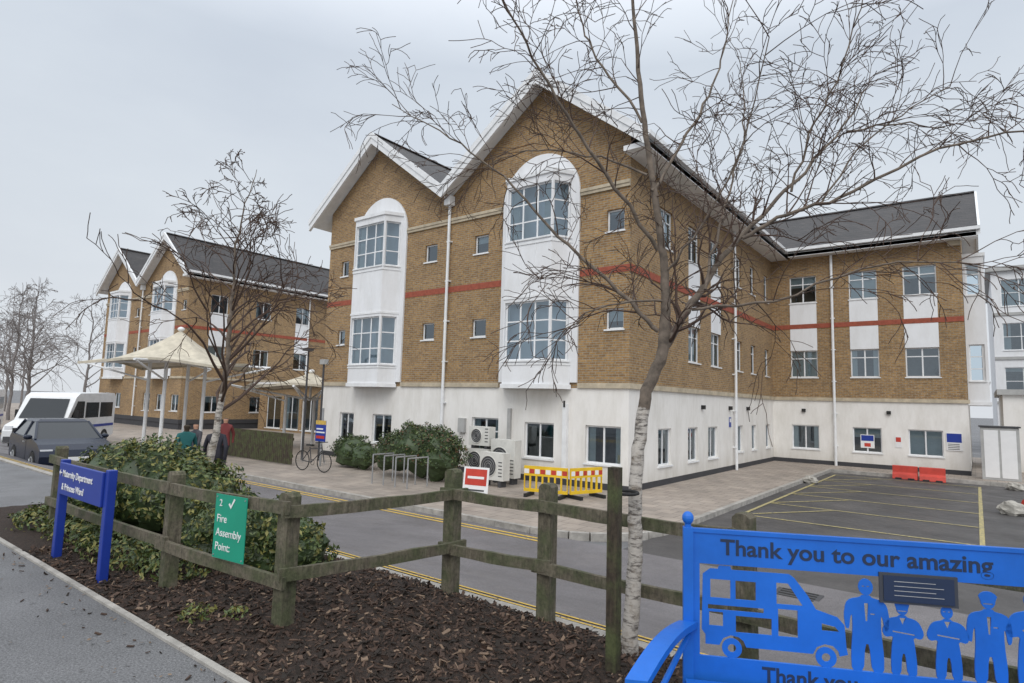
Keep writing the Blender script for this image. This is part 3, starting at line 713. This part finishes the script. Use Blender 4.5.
holes=[rc(.09,.76,.17,.84),rc(.19,.76,.27,.84),[(.35,.755),(.35,.845),(.395,.845),(.45,.755)],rc(.08,.71,.30,.73),rc(.085,.64,.14,.70),rc(.19,.62,.33,.69),rc(.355,.62,.43,.735),[(.52,.66),(.52,.69),(.57,.68),(.585,.66)]]
sc=lambda L:[(p[0]*1.07,p[1]) for p in L]
shape([sc(amb)]+[sc(h) for h in holes],BM,(0,0,-0.0),BLUE,root,'ambulance_cutout')
def circ(cx,cy,r,n=18): return [(cx+r*math.cos(2*math.pi*i/n),cy+r*math.sin(2*math.pi*i/n)) for i in range(n)]
for cx in (.187,.572): shape([circ(cx,.55,.042),circ(cx,.55,.018,10)],BM,(0,.002,0),BLUE,root,'wheel_cutout')
def smooth_poly(P,it=2):
    for _ in range(it):
        Q=[]
        for i in range(len(P)):
            a=P[i];b_=P[(i+1)%len(P)]
            Q.append((a[0]*.78+b_[0]*.22,a[1]*.78+b_[1]*.22)); Q.append((a[0]*.22+b_[0]*.78,a[1]*.22+b_[1]*.78))
        P=Q
    return P
def person_out(cx,s=1,pose=0,w=1.5):
    R=[(.0,.335),(.012,.335),(.016,.325),(.045,.315),(.058,.295),(.064,.24),(.060,.185),(.050,.18),(.046,.235),(.040,.25),(.040,.17),(.046,.07),(.044,-.005),(.012,-.005),(.006,.12)]
    if pose==1: R=[(.0,.335),(.012,.335),(.016,.325),(.045,.315),(.060,.295),(.075,.24),(.065,.205),(.035,.215),(.040,.17),(.046,.07),(.044,-.005),(.012,-.005),(.006,.12)]
    Lf=[(-a,b_) for a,b_ in reversed(R[1:])]
    return smooth_poly([(cx+a*s*w,.51+b_*s) for a,b_ in R+Lf],1)
def head(cx,s,hat):
    y=.51+.372*s
    c=[(cx+.031*s*math.cos(t),y+.037*s*math.sin(t)) for t in [2*math.pi*i/16 for i in range(16)]]
    if hat==1: c=[(p[0],p[1]) if p[1]<y+.01 else (cx+(p[0]-cx)*1.35,p[1]+.006) for p in c]
    return c
for cx,s,po,hat in ((.735,.93,0,0),(.875,.72,1,1),(1.045,.72,1,0),(1.20,.88,0,1),(1.36,.92,1,0),(1.52,.88,0,1),(1.68,.9,1,0)):
    if po==1: det=[[(cx-.04,.51+.245*s),(cx+.045,.51+.232*s),(cx+.045,.51+.224*s),(cx-.04,.51+.237*s)],[(cx-.012,.51+.32*s),(cx+.012,.51+.32*s),(cx,.51+.28*s)]]
    else: det=[[(cx-.008,.51+.30*s),(cx+.008,.51+.30*s),(cx+.004,.51+.22*s),(cx-.004,.51+.22*s)],rc(cx+.015,.51+.25*s,cx+.033,.51+.256*s)]
    shape([person_out(cx,s,po)]+det,BM,(0,0,0),BLUE,root,'figure_cutout')
    shape([head(cx,s,hat)]+([rc(cx-.018,.51+.355*s,cx+.018,.51+.361*s)] if hat else [rc(cx-.015,.51+.372*s,cx-.004,.51+.377*s),rc(cx+.004,.51+.372*s,cx+.015,.51+.377*s)]),BM,(0,.001,0),BLUE,root,'head_cutout')

# ------------------------------------------------------------------ canopies
def canopy(name,cx,cy,R,ze,zp,cols,n=48,k=10):
    root=empty(name); g=MB(); vs=[];fs=[]
    for j in range(k+1):
        q=j/k
        for i in range(n):
            t=2*math.pi*i/n
            m=1/max(abs(math.cos(t-math.pi/4)),abs(math.sin(t-math.pi/4))); m=min(m,1.41)
            rr=R*q*(m*.85)*(1-.10*q*abs(math.cos(2*t)))
            zz=ze+(zp-ze)*(1-q)**1.9+.25*q*q*abs(math.sin(2*t))
            vs.append((cx+rr*math.cos(t),cy+rr*math.sin(t),zz))
    for j in range(k):
        for i in range(n): fs.append((j*n+i,(j+1)*n+i,(j+1)*n+(i+1)%n,j*n+(i+1)%n))
    g.add(vs,fs,FABRIC)
    for i in range(n):
        a=vs[k*n+i];b_=vs[k*n+(i+1)%n]; g.add([a,b_,(b_[0],b_[1],b_[2]-.10),(a[0],a[1],a[2]-.10)],[(0,1,2,3)],FABRIC)
    g.build('fabric',root,smooth=True)
    g=MB(); g.tube((cx,cy,zp-1.4),(cx,cy,zp+.15),.06,PVC); g.ball((cx,cy,zp+.05),.14,.14,.1,PVC)
    for dx,dy in ((-1,-1),(1,-1),(1,1),(-1,1)):
        e=(cx+dx*R*.80,cy+dy*R*.80,ze+.1)
        g.tube((cx,cy,zp-1.35),e,.05,PVC)
        g.tube((cx+dx*cols,cy+dy*cols,0),(cx+dx*cols,cy+dy*cols,zp-1.2),.075,PVC)
        g.tube((cx+dx*cols,cy+dy*cols,ze-.6),e,.04,PVC)
    g.build('steel_frame',root)
canopy('tensile_canopy',-19.2,-4.3,3.4,3.7,5.3,.8)
canopy('tensile_canopy',-18.0,1.5,3.3,2.95,3.8,.8)
g=MB(); x=-17
while x<-11.6: g.box(x,x+.11,-3.45,-3.42,.15,1.25,DWOOD); x+=.13
g.box(-17,-11.6,-3.41,-3.36,.4,.5,DWOOD); g.box(-17,-11.6,-3.41,-3.36,1.0,1.1,DWOOD)
g.build('slatted_fence')
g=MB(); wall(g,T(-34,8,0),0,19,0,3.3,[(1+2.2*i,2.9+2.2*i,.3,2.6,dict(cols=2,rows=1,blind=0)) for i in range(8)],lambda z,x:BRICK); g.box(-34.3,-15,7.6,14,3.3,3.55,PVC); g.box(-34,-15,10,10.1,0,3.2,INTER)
g.build('entrance_link_building')
g=MB(); g.tube((-13.1,-2,.1),(-13.1,-2,4.3),.05,DGREY,8,.035); g.tube((-13.1,-2,4.3),(-12.8,-2.2,4.45),.03,DGREY); g.box(-13.0,-12.6,-2.35,-2.1,4.4,4.5,DGREY); g.build('street_lamp')
g=MB(); g.tube((-12.6,-1.6,.1),(-12.6,-1.6,3.9),.04,DGREY); g.box(-12.75,-12.45,-1.7,-1.5,3.9,4.1,GREY); g.build('cctv_pole')

# ------------------------------------------------------------------ street furniture near wall
def acunit(x,y,z,w=.9,h=.75,n='air_conditioning_unit'):
    g=MB(); g.box(x,x+w,y-.32,y,z,z+h,ACW)
    g.ring((x+w*.38,y-.33,z+h*.5),(0,1,0),min(w*.36,h*.38),.014,ACW,20,5)
    R0=min(w*.36,h*.38)
    for r in (.3,.5,.75): g.ring((x+w*.38,y-.332,z+h*.5),(0,1,0),R0*r,.006,GREY,18,4)
    n_=20; vs=[(x+w*.38+R0*math.cos(6.283*i/n_),y-.3235,z+h*.5+R0*math.sin(6.283*i/n_)) for i in range(n_)]; g.add(vs,[tuple(range(n_))],DGREY)
    for i in range(5): g.box(x+w*.80,x+w*.95,y-.324,y-.3205,z+.12+i*.1,z+.15+i*.1,DGREY)
    for a in (.1,w-.2): g.box(x+a,x+a+.1,y-.3,y-.02,.11,z-.002,DGREY)
    return g.build(n,bevel=.01)
acunit(-5.15,-.9,.35); acunit(-4.1,-.95,.3,.95,1.15); acunit(-5.1,-.88,1.2,.85,.6); acunit(-3.9,-1.7,.3,.9,.8)
g=MB()
def barrier(x0,y0,x1,y1,z,h,mat,strip_):
    a=Vector((x0,y0,0));L=(Vector((x1,y1,0))-a).length; ang=math.atan2(y1-y0,x1-x0); g.M=T(x0,y0,z)@RZ(ang)
    g.box(0,L,-.03,.03,h-.26,h,mat); g.box(0,L,-.03,.03,.12,.2,mat)
    k=int(L/.16)
    for i in range(k+1): g.box(i*L/k-.02 if i else 0,i*L/k+.02 if i<k else L,-.025,.025,.2,h-.26,mat)
    for i in range(8): g.box(L*i/8+.01,L*(i+1)/8-.01,-.034,-.031,h-.2,h-.08,RPL if i%2 else SWHITE)
    for e in (.15,L-.15): g.box(e-.04,e+.04,-.3,.3,0,.09,BLACK)
    g.M=Matrix.Identity(4)
barrier(-1.8,-2.6,-.6,-2.3,.11,.80,YPL,RPL); barrier(-.55,-2.25,-.2,-1.2,.11,.80,YPL,RPL)
g.build('yellow_safety_barrier')
g=MB()
for k in range(4):
    x=-6.2+.5*k; y=-3.4
    g.tube((x,y,.1),(x,y,.95),.022,STEEL); g.tube((x+.02,y-.8,.1),(x+.02,y-.8,.95),.022,STEEL); g.tube((x,y,.95),(x+.02,y-.8,.95),.022,STEEL)
g.build('cycle_rack')
g=MB(); g.M=T(-2.35,-4.5,.11)@RZ(.25)@Matrix.Rotation(-.12,4,'X'); g.box(0,.7,0,.02,0,.85,SWHITE); g.box(.05,.65,-.006,-.002,.40,.8,RPL); 
for i in range(3): g.box(.08,.6,-.006,-.002,.08+.09*i,.12+.09*i,DGREY)
g.box(.12,.58,-.010,-.007,.56,.62,SWHITE)
g.box(.02,.06,.02,.35,0,.03,DGREY); g.box(.64,.68,.02,.35,0,.03,DGREY)
g.build('red_warning_board')
g=MB(); g.M=T(-10.2,-3.9,.11)@RZ(.15)
for x in (0,1.02): 
    g.ring((x,0,.34),(0,1,0),.32,.018,BLACK,24,6)
    for k in range(8):
        t=k*math.pi/8; g.tube((x-.31*math.cos(t),0,.34-.31*math.sin(t)),(x+.31*math.cos(t),0,.34+.31*math.sin(t)),.003,STEEL,4)
for a,b_ in (((0,0,.34),(.42,0,.30)),((.42,0,.30),(.32,0,.80)),((.32,0,.74),(.86,0,.80)),((.42,0,.30),(.88,0,.70)),((0,0,.34),(.33,0,.72)),((1.02,0,.34),(.86,0,.92))): g.tube(a,b_,.017,DGREY)
g.box(.2,.46,-.06,.06,.84,.89,BLACK); g.tube((.86,-.27,.98),(.86,.27,.98),.014,BLACK); g.tube((.86,0,.9),(.86,0,.98),.014,STEEL); g.ring((.42,.05,.30),(0,1,0),.09,.008,BLACK,14,4)
g.build('bicycle')
for i,(x,y,s) in enumerate(((3.15,8.2,.26),(8.7,5.2,.33),(9.0,12.2,.28))):
    g=MB(); g.ball((x,y,s*.4),s,s*.8,s*.6,ROCK,16,10,.45); o=g.build('boulder')
def redblock(x,y,a):
    g=MB(); g.M=T(x,y,0)@RZ(a)
    g.prism([(-.25,0),(.25,0),(.2,.18),(.12,.25),(.10,.52),(-.10,.52),(-.12,.25),(-.2,.18)],'x',-.42,.42,RPL)
    for e in (-.32,.1): g.box(e,e+.22,-.3,.3,-.0,.06,BLACK)
    g.build('red_barrier_block',bevel=.02)
redblock(5.65,13.1,0); redblock(6.55,13.05,.05); redblock(9.3,7.6,1.2)
g=MB(); g.box(8.1,9.3,14.6,15.5,.11,2.15,GREY); g.box(8.2,8.65,14.585,14.597,.2,2.05,SWHITE); g.box(8.72,9.2,14.585,14.597,.2,2.05,SWHITE); g.box(8.05,9.35,14.55,15.55,2.16,2.22,DGREY); g.build('service_cabinet',bevel=.01)
g=MB(); wall(g,T(9.0,20,0),0,9,0,3.6,[(1,2.8,.2,2.4,dict(cols=2,blind=0)),(4,6,.8,2.4,dict(cols=2))],lambda z,x:WHITE); g.box(8.8,18,19.8,26,3.6,3.85,GREY); g.box(9.05,18,22,22.1,0,3.5,INTER); g.quad((9,20,0),(9,26,0),(9,26,3.6),(9,20,3.6),WHITE)
g.build('white_annexe_building')

# ------------------------------------------------------------------ vehicles
CARP=plain('dark_blue_car_paint',(.010,.016,.035),.25,.2,var=.05); VANP=plain('white_van_paint',(.74,.75,.76),.35,var=.1); LAMP=plain('headlamp',(.7,.72,.75),.1,var=.05)
TAIL=plain('tail_lamp',(.4,.01,.01),.2)
def wheel(g,x,y,r,w,s):
    g.tube((x,y-w/2,r),(x,y+w/2,r),r,BLACK,24); yo=y+s*(w/2+.003)
    g.tube((x,yo-s*.01,r),(x,yo,r),r*.62,STEEL,16)
    for k in range(5):
        t=k*2*math.pi/5; g.tube((x,yo+s*.01,r),(x+r*.55*math.cos(t),yo+s*.01,r+r*.55*math.sin(t)),.03,STEEL,4)
def car(name,M,paint):
    root=empty(name); g=MB(); g.M=M
    def arch(cx,r=.37): return [(cx+r*math.cos(t),.30+r*math.sin(t)) for t in [math.pi*(1-k/8) for k in range(9)]]
    prof=[(-2.05,.35)]+[(-1.72,.24)]+arch(-1.3)+arch(1.25)+[(1.75,.22),(2.05,.30),(2.1,.55),(2.02,.72),(1.75,.86),(1.1,.97),(.95,.98),(-1.9,1.0),(-2.1,.9),(-2.12,.6)]
    g.prism(prof,'y',-.86,.86,paint); g.build('body',root,bevel=.07)
    g=MB(); g.M=M
    B=[(-1.98,-.80,.97),(1.12,-.80,.95),(1.12,.80,.95),(-1.98,.80,.97)]; Tt=[(-1.45,-.62,1.40),(.22,-.62,1.43),(.22,.62,1.43),(-1.45,.62,1.40)]
    g.add(B+Tt,[(0,1,5,4),(1,2,6,5),(2,3,7,6),(3,0,4,7)],CARGL)
    g.add([(-1.5,-.64,1.39),(.26,-.64,1.42),(.26,.64,1.42),(-1.5,.64,1.39),(-1.35,-.55,1.47),(.1,-.55,1.49),(.1,.55,1.49),(-1.35,.55,1.47)],[(4,5,6,7),(0,1,5,4),(1,2,6,5),(2,3,7,6),(3,0,4,7)],paint)
    for s in (-1,1):
        for x0,x1 in ((1.12,.22),(-.35,-.35),(-1.98,-1.45)): g.tube((x0,s*.80,.96),(x1,s*.63,1.42),.035,paint,6)
        g.ball((.85,s*.93,1.02),.09,.11,.07,paint,10,6)
        g.box(1.85,2.03,s*.70-.14,s*.70+.14,.60,.74,LAMP)
        g.box(-2.13,-2.0,s*.72-.1,s*.72+.1,.68,.9,TAIL)
        for x in (-1.3,1.25): wheel(g,x,s*.78,.32,.2,s)
        g.box(-.1,.08,s*.868-.01,s*.868+.01,.83,.86,STEEL)
        g.box(.30,.31,s*.861-.003,s*.861+.003,.35,.95,BLACK)
    g.box(2.06,2.105,-.45,.45,.40,.55,BLACK); g.box(2.11,2.118,-.26,.26,.42,.53,SWHITE)
    g.build('glass_wheels_trim',root,bevel=.008)
car('parked_car',T(-14.0,-9.75,H(-9.75)-.16)@RZ(rad(-4)),CARP)
def van(name,M):
    root=empty(name); g=MB(); g.M=M
    def arch(cx,r=.42): return [(cx+r*math.cos(t),.34+r*math.sin(t)) for t in [math.pi*(1-k/8) for k in range(9)]]
    prof=[(-2.9,.45)]+arch(-1.9)+arch(1.75)+[(2.45,.32),(2.62,.45),(2.62,.85),(2.5,1.08),(1.85,1.28),(1.15,2.28),(.8,2.45),(-2.7,2.50),(-2.9,2.3)]
    g.prism(prof,'y',-.98,.98,VANP); g.build('body',root,bevel=.09)
    g=MB(); g.M=M
    g.add([(1.80+.035,-.84,1.36),(1.80+.035,.84,1.36),(1.20+.035,.76,2.20),(1.20+.035,-.76,2.20)],[(0,1,2,3)],CARGL)
    for s in (-1,1):
        y=s*.986
        g.add([(.35,y,1.35),(1.55,y,1.35),(1.02,y,2.1),(.35,y,2.1)],[(0,1,2,3)],CARGL)
        for x0,x1 in ((-1.1,.2),(-2.6,-1.25)): g.quad((x0,y,1.35),(x1,y,1.35),(x1,y,2.05),(x0,y,2.05),CARGL)
        g.box(1.25,1.4,s*1.12-.09,s*1.12+.09,1.35,1.7,BLACK)
        g.box(2.38,2.6,s*.78-.13,s*.78+.13,.82,1.05,LAMP)
        for x in (-1.9,1.75): wheel(g,x,s*.88,.36,.22,s)
        g.box(-2.8,2.2,s*.99-.004,s*.99+.004,.9,1.02,NAVY)
    g.box(2.62,2.65,-.6,.6,.75,.98,BLACK); g.box(2.63,2.66,-.9,.9,.40,.62,DGREY); g.box(2.662,2.668,-.26,.26,.45,.56,SWHITE)
    g.build('glass_wheels_trim',root)
van('white_minibus',T(-25.0,-6.6,.0)@RZ(rad(-40)))
van('white_minibus',T(-36.5,-7.6,.03)@RZ(rad(-20)))

# ------------------------------------------------------------------ people
def person(name,x,y,z,h,face,coat,legs,hair,phase=1):
    M=T(x,y,z)@RZ(face)@Matrix.Scale(h/1.72,4)
    J={'pel':((0,0,.93),.155),'wst':((0,0,1.12),.15),'chs':((0,.01,1.33),.17),'nck':((0,.01,1.49),.065),'hd0':((0,.02,1.56),.075),'hd1':((0,.02,1.64),.098),'hd2':((0,.01,1.69),.07)}
    E=[('pel','wst'),('wst','chs'),('chs','nck'),('nck','hd0'),('hd0','hd1'),('hd1','hd2')]
    for s,k in ((-1,'l'),(1,'r')):
        p=s*phase*.16
        J[k+'hip']=((s*.09,0,.86),.12); J[k+'kn']=((s*.10,p*.7+.04,.48),.075); J[k+'an']=((s*.10,p*1.5-.02,.09),.05); J[k+'to']=((s*.11,p*1.5+.15,.04),.04)
        J[k+'sh']=((s*.19,0,1.40),.07); J[k+'el']=((s*.26,-p*.8-.02,1.12),.055); J[k+'wr']=((s*.25,-p*1.3+.08,.88),.038); J[k+'hn']=((s*.25,-p*1.3+.12,.80),.04)
        E+=[('pel',k+'hip'),(k+'hip',k+'kn'),(k+'kn',k+'an'),(k+'an',k+'to'),('chs',k+'sh'),(k+'sh',k+'el'),(k+'el',k+'wr'),(k+'wr',k+'hn')]
    ks=list(J); me=bpy.data.meshes.new(name); me.from_pydata([J[k][0] for k in ks],[(ks.index(a),ks.index(b_)) for a,b_ in E],[])
    o=bpy.data.objects.new(name,me); COL.objects.link(o); o.matrix_world=M
    sk=o.modifiers.new('s','SKIN'); ss=o.modifiers.new('u','SUBSURF'); ss.levels=2; ss.render_levels=2
    for i,k in enumerate(ks):
        v=me.skin_vertices[0].data[i]; v.radius=(J[k][1],J[k][1]*(.75 if k in('pel','wst','chs') else 1)); v.use_root=(k=='pel')
    m,nt,b=newmat(name+'_clothes'); tc=N(nt,'ShaderNodeTexCoord'); sx=N(nt,'ShaderNodeSeparateXYZ'); nt.links.new(tc.outputs['Object'],sx.inputs[0])
    dv=N(nt,'ShaderNodeMath',operation='DIVIDE'); dv.inputs[1].default_value=1.8; nt.links.new(sx.outputs[2],dv.inputs[0])
    r=N(nt,'ShaderNodeValToRGB'); r.color_ramp.interpolation='CONSTANT'; el=r.color_ramp.elements
    el[0].position=0; el[0].color=(.02,.02,.02,1); el[1].position=.05; el[1].color=(*legs,1)
    for p,c in ((.40,coat),(.84,(.45,.25,.17)),(.925,hair)): q=el.new(p); q.color=(*c,1)
    nt.links.new(dv.outputs[0],r.inputs[0])
    lt=N(nt,'ShaderNodeMath',operation='LESS_THAN'); lt.inputs[1].default_value=.0; nt.links.new(sx.outputs[1],lt.inputs[0])
    gt=N(nt,'ShaderNodeMath',operation='GREATER_THAN'); gt.inputs[1].default_value=1.50; nt.links.new(sx.outputs[2],gt.inputs[0])
    mu=N(nt,'ShaderNodeMath',operation='MULTIPLY'); nt.links.new(lt.outputs[0],mu.inputs[0]); nt.links.new(gt.outputs[0],mu.inputs[1])
    nt.links.new(mixc(nt,r.outputs[0],hair,mu.outputs[0]),b.inputs['Base Color']); b.inputs['Roughness'].default_value=.8
    me.materials.append(m); return o
person('pedestrian',-7.6,-8.2,H(-8.2),1.68,rad(60),(.02,.02,.03),(.02,.02,.03),(.02,.012,.01))
person('pedestrian',-8.6,-8.5,H(-8.5),1.62,rad(70),(.01,.10,.10),(.03,.03,.04),(.03,.02,.01),-1)
person('pedestrian',-11.5,-6.9,H(-6.9),1.65,rad(200),(.05,.05,.06),(.03,.03,.05),(.05,.03,.02))
person('pedestrian',-13.0,-5.2,.11,1.68,rad(230),(.16,.03,.03),(.02,.02,.03),(.02,.02,.02),-1)

# ------------------------------------------------------------------ sky & light
W=bpy.data.worlds.new('World'); S.world=W; W.use_nodes=True; nt=W.node_tree; bg=nt.nodes['Background']
sky=N(nt,'ShaderNodeTexSky',sky_type='NISHITA'); sky.sun_disc=False; sky.sun_elevation=rad(42); sky.sun_rotation=rad(150); sky.air_density=1.5; sky.dust_density=4
hs=N(nt,'ShaderNodeHueSaturation'); hs.inputs['Saturation'].default_value=.25; hs.inputs['Value'].default_value=.10; nt.links.new(sky.outputs[0],hs.inputs['Color'])
tc=N(nt,'ShaderNodeTexCoord'); sx=N(nt,'ShaderNodeSeparateXYZ'); nt.links.new(tc.outputs['Generated'],sx.inputs[0])
grad=ramp(nt,sx.outputs[2],[(.0,(.70,.73,.77)),(.25,(.64,.69,.75)),(.5,(.61,.67,.75)),(.72,(1.3,1.35,1.43)),(1.0,(1.35,1.4,1.45))])
mp=N(nt,'ShaderNodeMapping'); mp.inputs['Scale'].default_value=(1,1,2.6); nt.links.new(tc.outputs['Generated'],mp.inputs[0])
cl=ramp(nt,nz(nt,1.8,7,.55,mp.outputs[0]),[(.3,(.91,.92,.94)),(.7,(1.05,1.05,1.04))])
ov=mixc(nt,grad,cl,1.0,'MULTIPLY')
fin=mixc(nt,hs.outputs[0],ov,.88)
nt.links.new(fin,bg.inputs[0]); bg.inputs[1].default_value=1.14
sl=bpy.data.lights.new('sun','SUN'); sl.energy=1.15; sl.angle=rad(40); sl.color=(1,.97,.92); so_=bpy.data.objects.new('sun',sl); COL.objects.link(so_)
dv=Vector((-.45,.78,-.8)); so_.rotation_euler=dv.to_track_quat('-Z','Y').to_euler()
S.view_settings.view_transform='Standard'; S.view_settings.look='None'; S.view_settings.exposure=0

# ------------------------------------------------------------------ camera
cam=bpy.data.cameras.new('camera'); co=bpy.data.objects.new('camera',cam); COL.objects.link(co); S.camera=co
cam.sensor_width=36; cam.lens=600/1024*36; cam.clip_end=3000; cam.clip_start=.05
co.matrix_world=T(8.0,-16.0,2.6)@RZ(rad(37.7))@Matrix.Rotation(rad(95.8),4,'X')@Matrix.Rotation(rad(1.64),4,'Z')
